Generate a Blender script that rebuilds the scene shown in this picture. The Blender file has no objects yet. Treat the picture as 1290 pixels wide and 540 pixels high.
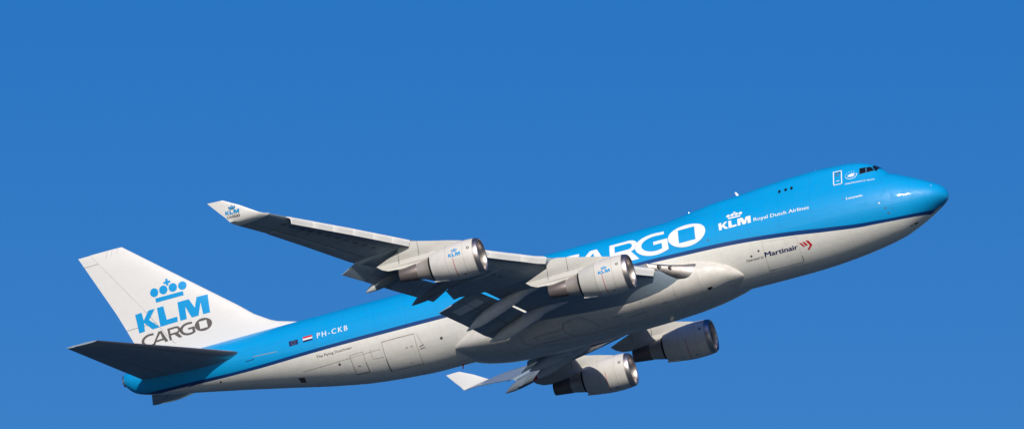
import bpy, bmesh, math
import numpy as np
from mathutils import Vector, Matrix
from mathutils.geometry import tessellate_polygon

# ------------------------------------------------------------------ camera, sky, sun
# Aircraft frame: +X nose, +Y port, +Z up (metres, origin at the nose station).
R_IMG = np.array([0.94081, 0.28039, -0.18752])      # camera right axis seen from the aircraft
AZ, EL, ROLL = 0.23468483, 0.27807727, -0.19638353
DIST, FOC = math.exp(6.90134044), math.exp(9.66761147)
TARGET = np.array([-34.83003469, 0.0, 7.11669622])
d_ = np.array([math.sin(AZ)*math.cos(EL), -math.cos(AZ)*math.cos(EL), -math.sin(EL)])
CAM_A = TARGET + DIST*d_
fw_ = -d_
r0_ = np.cross(fw_, [0, 0, 1]); r0_ /= np.linalg.norm(r0_); u0_ = np.cross(r0_, fw_)
r_ = math.cos(ROLL)*r0_ + math.sin(ROLL)*u0_
W_ = np.cross(r_, [0, 1, 0]); W_ /= np.linalg.norm(W_)
if W_[2] < 0: W_ = -W_                              # world up: wings level, horizon level
ROT = np.array([r_, np.cross(W_, r_), W_])          # aircraft -> world
cam_rel = ROT @ CAM_A
ORIGIN = np.array([0.0, 0.0, 1.7 - cam_rel[2]])
scene = bpy.context.scene
cd = bpy.data.cameras.new('camera'); cam = bpy.data.objects.new('camera', cd)
scene.collection.objects.link(cam); scene.camera = cam
cam.location = Vector(cam_rel + ORIGIN)
fwd = Vector(ROT @ fw_)
cam.rotation_euler = fwd.to_track_quat('-Z', 'Y').to_euler()
cd.sensor_width = 36.0; cd.lens = FOC/1290*36.0
cd.clip_start = 1.0; cd.clip_end = 60000.0

SUN_A = np.array([0.37, -0.83, 0.42])               # towards the sun, aircraft frame
SUN_A = SUN_A/np.linalg.norm(SUN_A)
SUN_W = ROT @ SUN_A
sun_el = math.asin(SUN_W[2]); sun_az = math.atan2(SUN_W[0], SUN_W[1])
wd = bpy.data.worlds.new('World'); scene.world = wd; wd.use_nodes = True
nt = wd.node_tree; nt.nodes.clear()
sky = nt.nodes.new('ShaderNodeTexSky'); sky.sky_type = 'NISHITA'; sky.sun_disc = False
sky.sun_elevation = sun_el; sky.sun_rotation = sun_az
sky.altitude = 0; sky.air_density = 1.0; sky.dust_density = 0.9; sky.ozone_density = 3.0
hsv = nt.nodes.new('ShaderNodeHueSaturation'); hsv.inputs['Saturation'].default_value = 1.525; hsv.inputs['Hue'].default_value = .518
bg = nt.nodes.new('ShaderNodeBackground'); bg.inputs['Strength'].default_value = 0.085
out = nt.nodes.new('ShaderNodeOutputWorld')
nt.links.new(sky.outputs[0], hsv.inputs['Color']); nt.links.new(hsv.outputs[0], bg.inputs['Color']); nt.links.new(bg.outputs[0], out.inputs[0])
sl = bpy.data.lights.new('sun', 'SUN'); sl.energy = 3.65; sl.angle = math.radians(0.53); sl.color = (1.0, 0.93, 0.83)
so = bpy.data.objects.new('sun', sl); scene.collection.objects.link(so)
so.rotation_euler = Vector(SUN_W).to_track_quat('Z', 'Y').to_euler()
scene.view_settings.view_transform = 'Standard'; scene.view_settings.look = 'None'
scene.view_settings.exposure = 0.0; scene.view_settings.gamma = 1.0
try: scene.view_settings.use_curve_mapping = False
except Exception: pass

# ------------------------------------------------------------------ materials
def mat(name, col, rough=.35, metal=0.0, coat=0.0, grime=0.0, streak=None, spec=.5, bump=0.0, panels=0.0):
    m = bpy.data.materials.new(name); m.use_nodes = True
    n = m.node_tree; b = n.nodes['Principled BSDF']
    b.inputs['Roughness'].default_value = rough; b.inputs['Metallic'].default_value = metal
    b.inputs['Coat Weight'].default_value = coat; b.inputs['Coat Roughness'].default_value = .045
    b.inputs['Specular IOR Level'].default_value = spec
    b.inputs['Base Color'].default_value = (*col, 1)
    if grime or panels:
        tc = n.nodes.new('ShaderNodeTexCoord'); mp = n.nodes.new('ShaderNodeMapping')
        mp.inputs['Scale'].default_value = (.25, 1.1, 1.6)
        n.links.new(tc.outputs['Object'], mp.inputs[0])
        no = n.nodes.new('ShaderNodeTexNoise'); no.inputs['Scale'].default_value = 1.0; no.inputs['Detail'].default_value = 8
        no.inputs['Roughness'].default_value = .65
        n.links.new(mp.outputs[0], no.inputs['Vector'])
        mp2 = n.nodes.new('ShaderNodeMapping'); mp2.inputs['Scale'].default_value = (2.2, 2.2, 2.2)
        n.links.new(tc.outputs['Object'], mp2.inputs[0])
        n2 = n.nodes.new('ShaderNodeTexNoise'); n2.inputs['Scale'].default_value = 1.0; n2.inputs['Detail'].default_value = 6
        n.links.new(mp2.outputs[0], n2.inputs['Vector'])
        ad = n.nodes.new('ShaderNodeMath'); ad.operation = 'ADD'
        n.links.new(no.outputs['Fac'], ad.inputs[0]); n.links.new(n2.outputs['Fac'], ad.inputs[1])
        mr = n.nodes.new('ShaderNodeMapRange'); mr.inputs['From Min'].default_value = .85; mr.inputs['From Max'].default_value = 1.35
        mr.inputs['To Min'].default_value = 0; mr.inputs['To Max'].default_value = grime
        n.links.new(ad.outputs[0], mr.inputs['Value'])
        mx = n.nodes.new('ShaderNodeMix'); mx.data_type = 'RGBA'
        mx.inputs['A'].default_value = (*col, 1)
        mx.inputs['B'].default_value = (col[0]*.42, col[1]*.38, col[2]*.33, 1)
        n.links.new(mr.outputs[0], mx.inputs['Factor'])
        last = mx.outputs['Result']
        if panels:
            # thin skin joints: frames every 2.6 m along the body, a lap joint every 1.25 m
            sx = n.nodes.new('ShaderNodeSeparateXYZ'); n.links.new(tc.outputs['Object'], sx.inputs[0])
            fac = None
            for ax, per in (('X', 2.6), ('Z', 1.22)):
                dv = n.nodes.new('ShaderNodeMath'); dv.operation = 'PINGPONG'; dv.inputs[1].default_value = per/2
                n.links.new(sx.outputs[ax], dv.inputs[0])
                lt_ = n.nodes.new('ShaderNodeMath'); lt_.operation = 'LESS_THAN'; lt_.inputs[1].default_value = .02
                n.links.new(dv.outputs[0], lt_.inputs[0])
                if fac is None: fac = lt_
                else:
                    mxx = n.nodes.new('ShaderNodeMath'); mxx.operation = 'MAXIMUM'
                    n.links.new(fac.outputs[0], mxx.inputs[0]); n.links.new(lt_.outputs[0], mxx.inputs[1]); fac = mxx
            ml = n.nodes.new('ShaderNodeMath'); ml.operation = 'MULTIPLY'; ml.inputs[1].default_value = panels
            n.links.new(fac.outputs[0], ml.inputs[0])
            m3 = n.nodes.new('ShaderNodeMix'); m3.data_type = 'RGBA'
            m3.inputs['B'].default_value = (col[0]*.3, col[1]*.3, col[2]*.3, 1)
            n.links.new(ml.outputs[0], m3.inputs['Factor']); n.links.new(last, m3.inputs['A']); last = m3.outputs['Result']
        n.links.new(last, b.inputs['Base Color'])
        rr = n.nodes.new('ShaderNodeMapRange'); rr.inputs['From Min'].default_value = .8; rr.inputs['From Max'].default_value = 1.3
        rr.inputs['To Min'].default_value = rough; rr.inputs['To Max'].default_value = min(1, rough+.18)
        n.links.new(ad.outputs[0], rr.inputs['Value']); n.links.new(rr.outputs[0], b.inputs['Roughness'])
        bp = n.nodes.new('ShaderNodeBump'); bp.inputs['Strength'].default_value = .25; bp.inputs['Distance'].default_value = .02
        n.links.new(no.outputs['Fac'], bp.inputs['Height']); n.links.new(bp.outputs[0], b.inputs['Normal'])
    return m
M = dict(
 blue=mat('sky_blue_gloss_paint', (.0, .325, .715), .42, coat=.35, spec=.3, grime=.10, panels=.16),
 navy=mat('navy_gloss_paint', (.003, .045, .19), .28, coat=.35, grime=.05),
 white=mat('white_gloss_paint', (.82, .805, .745), .40, coat=.15, grime=.16, panels=.13),
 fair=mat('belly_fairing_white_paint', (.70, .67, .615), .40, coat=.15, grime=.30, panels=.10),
 finwhite=mat('clean_white_paint', (.73, .72, .70), .4, coat=.15, grime=.08),
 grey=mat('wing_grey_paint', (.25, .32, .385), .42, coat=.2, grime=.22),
 lgrey=mat('pylon_pale_grey_paint', (.60, .59, .55), .42, grime=.15),
 fgrey=mat('fairing_grey_paint', (.60, .64, .68), .42, grime=.3),
 cowl=mat('cowling_cream_white_paint', (.72, .695, .65), .36, coat=.15, grime=.2),
 lip=mat('polished_aluminium', (.56, .51, .49), .40, metal=1.0),
 rootmetal=mat('brushed_aluminium', (.36, .335, .325), .42, metal=1.0, grime=.2),
 slat=mat('slat_bare_white', (.70, .695, .68), .38, grime=.08),
 core=mat('warm_titanium', (.60, .53, .47), .42, metal=.55, grime=.3),
 nozzle=mat('heat_darkened_steel', (.20, .17, .165), .42, metal=.5, grime=.4),
 dark=mat('dark_gap_black', (.012, .012, .014), .6),
 fan=mat('fan_blade_metal', (.12, .12, .13), .4, metal=.7),
 glass=mat('dark_cockpit_glass', (.01, .012, .016), .06, coat=.5),
 ltr=mat('white_lettering', (.84, .84, .82), .35, coat=.2),
 kblue=mat('logo_blue', (.0, .30, .66), .35, coat=.2),
 ktext=mat('warm_grey_lettering', (.115, .10, .095), .4),
 ntext=mat('navy_lettering', (.012, .025, .12), .4),
 red=mat('red_lettering', (.55, .01, .02), .4),
 line=mat('panel_gap_brown_grey', (.43, .38, .32), .6),
 shadegrey=mat('shade_darkened_fairing_grey', (.17, .21, .25), .42, grime=.2),  # outer flap-track fairings: shade under the wing put into the colour
 panel=mat('wing_panel_joint', (.15, .19, .225), .5),
 faint=mat('faint_panel_gap', (.50, .47, .42), .6),
 dline=mat('panel_gap_dark', (.10, .09, .085), .6),
 lampglass=mat('landing_lamp_glass', (.25, .22, .2), .1, coat=.5),
)

# ------------------------------------------------------------------ mesh helpers
ROOT = None
class MB:
    def __init__(s): s.v = []; s.f = []; s.m = []; s.mats = []
    def mi(s, key):
        if key not in s.mats: s.mats.append(key)
        return s.mats.index(key)
    def add(s, vs, fs, key):
        o = len(s.v); s.v += [tuple(map(float, p)) for p in vs]
        k = s.mi(key)
        for f in fs: s.f.append([i+o for i in f]); s.m.append(k)
    def loft(s, rings, key, cap0=True, cap1=True, closed=True, keyf=None):
        o = len(s.v); n = len(rings[0])
        for r in rings: s.v += [tuple(map(float, p)) for p in r]
        for i in range(len(rings)-1):
            for j in range(n if closed else n-1):
                a = o+i*n+j; b = o+i*n+(j+1) % n
                s.f.append([a, b, b+n, a+n]); s.m.append(s.mi(keyf(i, j) if keyf else key))
        if cap0: s.f.append([o+j for j in range(n)][::-1]); s.m.append(s.mi(key))
        if cap1: s.f.append([o+(len(rings)-1)*n+j for j in range(n)]); s.m.append(s.mi(key))
    def box(s, c, h, key, rot=None):
        vs = []
        for i in (-1, 1):
            for j in (-1, 1):
                for k in (-1, 1):
                    p = Vector((i*h[0], j*h[1], k*h[2]))
                    if rot: p = rot @ p
                    vs.append((c[0]+p.x, c[1]+p.y, c[2]+p.z))
        s.add(vs, [(0, 1, 3, 2), (4, 6, 7, 5), (0, 4, 5, 1), (2, 3, 7, 6), (0, 2, 6, 4), (1, 5, 7, 3)], key)
    def build(s, name, parent, angle=32, recalc=True, weld=False):
        me = bpy.data.meshes.new(name); me.from_pydata(s.v, [], s.f)
        for k in s.mats: me.materials.append(M[k])
        me.polygons.foreach_set('material_index', s.m)
        if recalc or weld:
            bm = bmesh.new(); bm.from_mesh(me)
            if weld: bmesh.ops.remove_doubles(bm, verts=bm.verts, dist=.0005)
            bmesh.ops.recalc_face_normals(bm, faces=bm.faces); bm.to_mesh(me); bm.free()
        me.polygons.foreach_set('use_smooth', [True]*len(me.polygons))
        me.set_sharp_from_angle(angle=math.radians(angle))
        me.update()
        o = bpy.data.objects.new(name, me); scene.collection.objects.link(o)
        o.parent = parent
        return o
def decal(mb, poly, key, fn, holes=(), gs=.4, gg=.15):
    """poly in surface coordinates (a, b); fn(a, b) -> 3-D point just proud of the skin"""
    loops = [[Vector((p[0], p[1], 0)) for p in poly]]+[[Vector((p[0], p[1], 0)) for p in h] for h in holes]
    tris = tessellate_polygon(loops)
    pts = [p for l in loops for p in l]
    tri_decal(mb, [(p.x, p.y) for p in pts], [tuple(t) for t in tris], key, fn, gs, gg)
def tri_decal(mb, pts, faces, key, fn, gs=.4, gg=.15):
    bm = bmesh.new(); vs = [bm.verts.new((p[0], p[1], 0)) for p in pts]
    for f in faces:
        try: bm.faces.new([vs[i] for i in f])
        except ValueError: pass
    a = np.array(pts)
    for ax, st in ((0, gs), (1, gg)):
        lo, hi = a[:, ax].min(), a[:, ax].max()
        k = math.ceil(lo/st+1e-6)
        while k*st < hi-1e-6:
            co = Vector((k*st, 0, 0)) if ax == 0 else Vector((0, k*st, 0))
            no = Vector((1, 0, 0)) if ax == 0 else Vector((0, 1, 0))
            bmesh.ops.bisect_plane(bm, geom=bm.verts[:]+bm.edges[:]+bm.faces[:], plane_co=co, plane_no=no, dist=1e-5)
            k += 1
    bm.verts.index_update()
    mb.add([fn(v.co.x, v.co.y) for v in bm.verts], [[v.index for v in f.verts] for f in bm.faces], key)
    bm.free()
def affine(A):
    s0, z0, su, zu, sv, zv = A
    return lambda u, v: (s0+su*u+sv*v, z0+zu*u+zv*v)
def strip(pts, w, closed=False):
    """thin quads along a polyline"""
    out = []; n = len(pts)
    for i in range(n if closed else n-1):
        a = np.array(pts[i]); b = np.array(pts[(i+1) % n]); d = b-a; L = np.linalg.norm(d)
        if L < 1e-6: continue
        d /= L; q = np.array([-d[1], d[0]])*w/2; a2 = a-d*w/2; b2 = b+d*w/2
        out.append([tuple(a2+q), tuple(b2+q), tuple(b2-q), tuple(a2-q)])
    return out
def circ(cx, cy, rx, ry=None, n=28):
    ry = ry or rx
    return [(cx+rx*math.cos(2*math.pi*i/n), cy+ry*math.sin(2*math.pi*i/n)) for i in range(n)]
def text_tris(txt, bold=0.0, shear=0.0, space=1.0):
    c = bpy.data.curves.new('t', 'FONT'); c.body = txt; c.size = 1.0; c.offset = bold; c.shear = shear; c.resolution_u = 3; c.space_character = space
    o = bpy.data.objects.new('t', c); scene.collection.objects.link(o)
    bpy.context.view_layer.update()
    me = bpy.data.meshes.new_from_object(o)
    P = np.array([v.co[:2] for v in me.vertices]); F = [tuple(p.vertices) for p in me.polygons]
    bpy.data.objects.remove(o); bpy.data.curves.remove(c); bpy.data.meshes.remove(me)
    P[:, 0] -= P[:, 0].min(); P[:, 0] /= P[:, 0].max(); P[:, 1] /= .70        # width 1, cap height 1
    return P, F
def text_decal(mb, txt, A, key, fn, bold=0.0, shear=0.0, space=1.0):
    P, F = text_tris(txt, 0.0, shear, space); f = affine(A)
    for k in range(2 if bold else 1):               # a heavier stroke: the same letters again, shifted by a fraction of the cap height
        d = bold*k*abs(A[5]/A[2])*1.6
        g = (lambda s, t: (lambda p: (p[0], p[1]*(1+.004/max(abs(p[1]), .5)), p[2]))(fn(s, t))) if k else fn
        tri_decal(mb, [f(p[0]+d, p[1]) for p in P], F, key, g, .5, .3)
KLM = [[(0, 0), (-.002, 1), (.09, 1.02), (.098, .58), (.188, 1.02), (.28, 1.02), (.172, .52), (.295, 0), (.192, -.01), (.095, .45), (.082, 0)],
       [(.302, .0), (.31, 1.02), (.40, 1.02), (.408, .265), (.556, .265), (.548, 0)],
       [(.585, 0), (.597, 1), (.755, 1), (.812, .46), (.862, 1), (1.012, 1), (1.0, 0), (.903, 0), (.902, .66), (.84, 0), (.745, 0), (.688, .66), (.675, 0)]]
CROWN = [[(.315, 1.30), (.315, 1.53), (.70, 1.51), (.70, 1.28)]]+[circ(u, v, .057, .235) for u, v in ((.318, 1.85), (.446, 1.86), (.577, 1.85), (.705, 1.82))] + \
        [[(.466, 2.15), (.466, 2.27), (.497, 2.27), (.497, 2.40), (.529, 2.40), (.529, 2.27), (.560, 2.27), (.560, 2.15), (.529, 2.15), (.529, 2.03), (.497, 2.03), (.497, 2.15)]]
def _arc(cx, cy, rx, ry, a0, a1, n=16):
    return [(cx+rx*math.cos(math.radians(a0+(a1-a0)*i/n)), cy+ry*math.sin(math.radians(a0+(a1-a0)*i/n))) for i in range(n+1)]
CARGO = [
 ([(1.16, 1.0), (1.16, .84)]+_arc(.84, .5, .60, .36, 80, 280)+[(1.12, .16), (1.10, .0)]+_arc(.82, .5, .82, .53, 280, 80)[::1], []),
 ([(.86, 0), (1.10, 0), (1.21, .19), (1.90, .19), (1.99, 0), (2.26, 0), (1.87, 1), (1.60, 1)], [[(1.29, .34), (1.82, .34), (1.73, .82)]]),
 ([(2.38, 0), (2.38, 1.0), (3.15, 1.0)]+_arc(3.12, .70, .36, .30, 80, -75)+[(3.50, 0), (3.22, 0), (2.88, .38), (2.58, .38), (2.58, 0)],
  [[(2.58, .53), (2.58, .85)]+_arc(3.10, .69, .18, .16, 85, -80)]),
 ([(4.56, 1.0), (4.56, .84)]+_arc(4.20, .5, .56, .36, 75, 290)+[(4.45, .18), (4.45, .42), (4.12, .42), (4.12, .57), (4.69, .57), (4.69, .08)]+_arc(4.18, .5, .80, .53, 300, 72), []),
 (circ(5.455, .5, .745, .53, 40), [[(5.12, .19), (5.12, .82), (5.78, .82), (5.78, .19)]]),
]
def klm_logo(mb, A, key, fn, crown=True):
    f = affine(A)
    for p in KLM+(CROWN if crown else []): decal(mb, [f(*q) for q in p], key, fn, gs=.5, gg=.25)
def cargo_logo(mb, A, key, fn):
    f = affine(A)
    for p, hs in CARGO: decal(mb, [f(*q) for q in p], key, fn, [[f(*q) for q in h] for h in hs], gs=.4, gg=.15)

# ------------------------------------------------------------------ fuselage skin (measured stations)
def pchip(xs,ys,root=False):
    if root: xs=np.sqrt(np.array(xs,float))
    xs=np.array(xs,float);ys=np.array(ys,float)
    if xs[0]>xs[-1]: xs=xs[::-1];ys=ys[::-1]
    h=np.diff(xs);d=np.diff(ys)/h;m=np.zeros(len(xs))
    for i in range(1,len(xs)-1):
        if d[i-1]*d[i]>0:
            w1=2*h[i]+h[i-1];w2=h[i]+2*h[i-1];m[i]=(w1+w2)/(w1/d[i-1]+w2/d[i])
    m[0]=d[0];m[-1]=d[-1]
    def f(x):
        if root: x=np.sqrt(x)
        x=np.clip(x,xs[0],xs[-1]);i=np.clip(np.searchsorted(xs,x)-1,0,len(xs)-2)
        t=(x-xs[i])/h[i];t2=t*t;t3=t2*t
        return (2*t3-3*t2+1)*ys[i]+(t3-2*t2+t)*h[i]*m[i]+(-2*t3+3*t2)*ys[i+1]+(t3-t2)*h[i]*m[i+1]
    return f
# station (metres aft of nose, s>0): half width a, lower-lobe bottom, lower-lobe top, lobe centre
ST=[ # s, a, zb, lt, zc
(0.0,0.02,-.51,-.47,-.49),(0.06,.36,-.76,-.18,-.49),(.2,.70,-.94,.09,-.48),(.5,1.10,-1.16,.37,-.46),(1,1.48,-1.45,.70,-.45),(2,1.90,-2.0,1.25,-.43),(3,2.23,-2.45,1.75,-.42),
(4,2.53,-2.83,2.19,-.40),(5,2.75,-3.07,2.46,-.39),(6,2.91,-3.25,2.66,-.37),(8,3.11,-3.52,2.88,-.35),(10,3.21,-3.69,3.0,-.34),(12,3.25,-3.77,3.05,-.335),(14,3.25,-3.78,3.06,-.335),(20,3.25,-3.73,3.06,-.335),
(43,3.25,-3.73,3.06,-.335),(45,3.23,-3.62,3.06,-.30),(48.5,3.12,-3.28,3.06,-.15),(52,2.92,-2.65,3.06,.15),(55.3,2.64,-1.92,3.06,.55),(59,2.25,-1.12,3.05,.95),(63.2,1.72,-.27,3.02,1.4),(66,1.25,.30,2.96,1.7),(67.4,.92,.66,2.85,1.85),(68.0,.70,.95,2.75,1.92),(68.45,.45,1.4,2.62,2.03),(68.6,.36,1.6,2.5,2.06)]
UP=[ # s, ru, zt  upper deck lobe
(4.1,1.5,2.0),(4.4,1.5,2.52),(4.7,1.55,2.80),(5.07,1.6,3.12),(5.5,1.68,3.37),(6,1.75,3.62),(6.6,1.8,3.80),(7.5,1.85,3.95),(8.7,1.9,4.02),(10,1.92,4.07),(12,1.93,4.04),(14,1.93,3.93),(16.4,1.93,3.74),(18.6,1.95,3.62),(20,2.0,3.44),(21.7,2.1,3.22),(23,2.3,3.06),(25,2.5,2.9)]
s_=[r[0] for r in ST]
fa,fb,ft,fc=[pchip(s_,[r[i] for r in ST],True) for i in(1,2,3,4)]
u_=[r[0] for r in UP];fr,fz=[pchip(u_,[r[i] for r in UP]) for i in(1,2)]
TH=np.linspace(-math.pi/2,math.pi/2,721)
def section(s,n=64):
    """half contour (y>=0) from keel to crown, n+1 points (y,z)"""
    a,zb,lt,zc=[float(f(s)) for f in(fa,fb,ft,fc)]
    c,sn=np.cos(TH),np.sin(TH)
    bl,bu=zc-zb,lt-zc
    b=np.where(sn>0,bu,bl)
    h=zc*sn+np.sqrt((a*c)**2+(b*sn)**2)
    if 4.1<s<25:
        ru=float(fr(s));zt=float(fz(s))
        h2=(zt-ru)*sn+ru
        k=.012
        m=np.maximum(h,h2);h=m+k*np.log(np.exp((h-m)/k)+np.exp((h2-m)/k))
    dh=np.gradient(h,TH)
    y=h*c-dh*sn;z=h*sn+dh*c
    y[0]=0;y[-1]=0;y=np.maximum(y,0)
    L=np.concatenate([[0],np.cumsum(np.hypot(np.diff(y),np.diff(z)))])
    t=np.linspace(0,L[-1],n+1)
    return np.interp(t,L,y),np.interp(t,L,z)
GS=np.arange(0,68.61,.1);GG=np.arange(-5.5,6.5,.05);_T=[]
for _s in GS:
    _y,_z=section(_s,160);_l=np.concatenate([[0],np.cumsum(np.hypot(np.diff(_y),np.diff(_z)))]);_l0=np.interp(0,_z,_l)
    _T.append(np.stack([np.interp(GG+_l0,_l,_y),np.interp(GG+_l0,_l,_z)],1))
_T=np.array(_T)
def fus_sg(s,g):
    """point (y>=0, z) on the skin at station s, girth g from z=0"""
    i=min(max(s/.1,0),len(GS)-1.001);j=min(max((g+5.5)/.05,0),len(GG)-1.001)
    a,b=int(i),int(j);u,w=i-a,j-b
    return (_T[a,b]*(1-u)+_T[a+1,b]*u)*(1-w)+(_T[a,b+1]*(1-u)+_T[a+1,b+1]*u)*w

# ------------------------------------------------------------------ ground
def bounce_ground():  # unseen ground, coloured blue to add blue fill light on the undersides
    g = MB(); S = 30000
    g.add([(-S, -S, 0), (S, -S, 0), (S, S, 0), (-S, S, 0)], [(0, 1, 2, 3)], 'bounce_blue')
    m = bpy.data.materials.new('blue_bounce_colour'); m.use_nodes = True; n = m.node_tree; b = n.nodes['Principled BSDF']
    b.inputs['Roughness'].default_value = .95
    tc = n.nodes.new('ShaderNodeTexCoord'); vo = n.nodes.new('ShaderNodeTexVoronoi'); vo.inputs['Scale'].default_value = .006
    n.links.new(tc.outputs['Object'], vo.inputs['Vector'])
    cr = n.nodes.new('ShaderNodeValToRGB'); e = cr.color_ramp.elements
    e[0].color = (.010, .036, .070, 1); e[1].color = (.022, .062, .100, 1)
    no = n.nodes.new('ShaderNodeTexNoise'); no.inputs['Scale'].default_value = .02; n.links.new(tc.outputs['Object'], no.inputs['Vector'])
    sp = n.nodes.new('ShaderNodeSeparateColor'); n.links.new(vo.outputs['Color'], sp.inputs[0])
    ad = n.nodes.new('ShaderNodeMath'); ad.operation = 'MULTIPLY'; n.links.new(sp.outputs[0], ad.inputs[0]); n.links.new(no.outputs['Fac'], ad.inputs[1])
    n.links.new(ad.outputs[0], cr.inputs[0]); n.links.new(cr.outputs[0], b.inputs['Base Color'])
    M['bounce_blue'] = m
    o = g.build('bounce_ground', None, recalc=False); o['kind'] = 'structure'
bounce_ground()

# ------------------------------------------------------------------ the aircraft
ROOT = bpy.data.objects.new('cargo_aircraft', None); scene.collection.objects.link(ROOT)
ROOT.location = Vector(ORIGIN)
ROOT.rotation_euler = Matrix(ROT.tolist()).to_euler()
ROOT['label'] = 'blue and white four-engined cargo jet climbing in clear blue sky'
ROOT['category'] = 'airplane'

NT = pchip([0, .6, 1.45, 2.4, 3.4, 4.4, 6.4, 9.5, 10.2, 12.7, 15.5, 16.6, 18.5, 21.1, 23.9, 41.3, 46.4, 50.4, 56, 58.9, 62, 64.8, 68.6],
           [-.9, -1.3, -1.62, -1.73, -1.79, -1.82, -1.79, -1.47, -1.39, -1.06, -.75, -.65, -.54, -.46, -.40, -.32, -.27, -.21, -.17, -.08, .15, .37, .7])
NB = pchip([0, .6, 1.7, 2.5, 4.5, 6.5, 9.6, 12.1, 14.7, 16.6, 18.6, 21.2, 23.9, 40.8, 45.1, 50.5, 56, 59, 61.7, 65, 68.6],
           [-1.15, -1.5, -1.83, -1.94, -2.03, -2.01, -1.74, -1.41, -1.11, -.93, -.81, -.72, -.64, -.60, -.57, -.49, -.42, -.29, -.10, .2, .5])
def fus_pt(sg, off=.012):
    """surface mapper for the skin on side sg: (station, girth) -> point"""
    def f(s, g):
        a = fus_sg(s, g); b = fus_sg(s, g+.06); c = fus_sg(min(s+.12, 68.5), g); d = fus_sg(max(s-.12, .01), g)
        P = np.array([-s, sg*a[0], a[1]])
        t1 = np.array([0, sg*(b[0]-a[0]), b[1]-a[1]]); t2 = np.array([-(min(s+.12, 68.5)-max(s-.12, .01)), sg*(c[0]-d[0]), c[1]-d[1]])
        n = np.cross(t1, t2); L = np.linalg.norm(n)
        n = n/L if L > 1e-9 else np.array([0, sg, 0])
        if n[1]*sg < 0 or (abs(n[1]) < .05 and n[2]*g < 0): n = -n
        return tuple(P+n*off)
    return f
def make_fuselage():
    mb = MB()
    st = sorted(set([0, .008, .02, .04, .07, .11, .16, .22, .3, .4, .5, .62, .75, .9]+list(np.arange(1.05, 7.5, .2))+list(np.arange(7.6, 43, .6))+list(np.arange(43.2, 67, .5))+[67.2, 67.5, 67.8, 68, 68.2, 68.35, 68.48, 68.6]))
    n1, n2, n3 = 22, 4, 34
    rings = []
    for s in st:
        y, z = section(s, 160)
        L = np.concatenate([[0], np.cumsum(np.hypot(np.diff(y), np.diff(z)))]); T = L[-1]
        a = np.interp(float(NB(s)), z, L); b = np.interp(float(NT(s)), z, L)
        a = min(max(a, .03*T), .9*T); b = min(max(b, a+.03*T), .95*T)
        t = np.concatenate([np.linspace(0, a, n1+1), np.linspace(a, b, n2+1)[1:], np.linspace(b, T, n3+1)[1:]])
        yy, zz = np.interp(t, L, y), np.interp(t, L, z); yy[0] = 0; yy[-1] = 0
        half = [(-s, -p, q) for p, q in zip(yy, zz)]
        rings.append(half+[(x, -p, q) for x, p, q in half[1:-1]][::-1])
    N = n1+n2+n3; tot = 2*N
    def kf(i, j):
        k = j if j < N else tot-1-j
        if st[i] < .75: return 'blue' if k >= n1*.3 else 'blue'
        return 'white' if k < n1 else ('navy' if k < n1+n2 else 'blue')
    # the nose tip is a tiny ring capped by a fan; the tail ends in the auxiliary power unit outlet
    mb.loft(rings, 'blue', True, True, keyf=kf)
    S = fus_pt(-1)
    text_decal(mb, 'Royal Dutch Airlines', (15.0579, .5449, -4.5439, -.1828, -.0207, .3066), 'ltr', S, .03)
    klm_logo(mb, (17.9160, .5354, -2.6281, -.0294, .0072, .6538), 'ltr', S)
    cargo_logo(mb, (31.93, -.03, -2.08, 0, 0, 2.0), 'ltr', S)
    T = fus_pt(-1, .026)
    text_decal(mb, 'Martinair', (14.8341, -2.4871, -2.6986, -.0443, -.0395, .3886), 'ntext', T, .075)
    text_decal(mb, 'Operated by', (16.3955, -2.5003, -1.4446, -.0243, -.0369, .1870), 'ktext', S, .02)
    text_decal(mb, 'PH-CKB', (51.6509, .5845, -2.5940, -.0235, -.0120, .4603), 'ltr', S, .02, space=1.35)
    text_decal(mb, 'The Flying Dutchman', (52.0596, -.9746, -3.0241, -.0210, -.0142, .2084), 'ktext', S, .02)
    text_decal(mb, 'AIRFRANCE KLM', (7.4730, 1.8301, -2.3150, -.0871, -.0061, .15), 'ltr', S, .05)
    text_decal(mb, 'Leeuwin', (7.4664, .3334, -1.2719, -.0265, -.0205, .21), 'ltr', S, .05)
    for p in ([(11.91, -2.1), (11.74, -2.14), (11.50, -2.49), (11.66, -2.48)], [(11.64, -2.08), (11.46, -2.13), (11.27, -2.43), (11.45, -2.46)],
              [(11.36, -2.03), (11.13, -2.10), (10.93, -2.5), (11.30, -2.86), (11.42, -2.80), (11.13, -2.5)]):
        decal(mb, p, 'red', S)
    decal(mb, [(54.05, .99), (53.28, .97), (53.28, .56), (54.05, .56)], 'ntext', S)
    S2 = fus_pt(-1, .018)
    M['gold'] = mat('flag_star_gold', (.55, .4, .05), .5)
    for k in range(12):
        a = math.radians(30*k); decal(mb, circ(53.665+.15*math.cos(a), .77+.15*math.sin(a), .018, n=5), 'gold', S2)
    for i, c in enumerate(('red', 'ltr', 'ntext')):
        t0, t1 = 1.03-.155*i, 1.03-.155*(i+1)
        decal(mb, [(52.85, t0), (52.04, t0-.01), (52.05, t1-.01), (52.85, t1)], c, S)
    # round alliance emblem beside the cockpit
    for a0 in range(-150, 20, 10):
        a, b = math.radians(a0), math.radians(a0+10.5)
        decal(mb, [(6.93-.46*math.cos(a), 2.74+.42*math.sin(a)), (6.93-.46*math.cos(b), 2.74+.42*math.sin(b)), (6.93-.41*math.cos(b), 2.74+.37*math.sin(b)), (6.93-.41*math.cos(a), 2.74+.37*math.sin(a))], 'ltr', S)
    for a0 in (60, 85, 110, 135, 160, 185, 205):
        a = math.radians(a0); decal(mb, circ(6.93-.46*math.cos(a), 2.74+.42*math.sin(a), .035, n=5), 'ltr', S)
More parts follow.
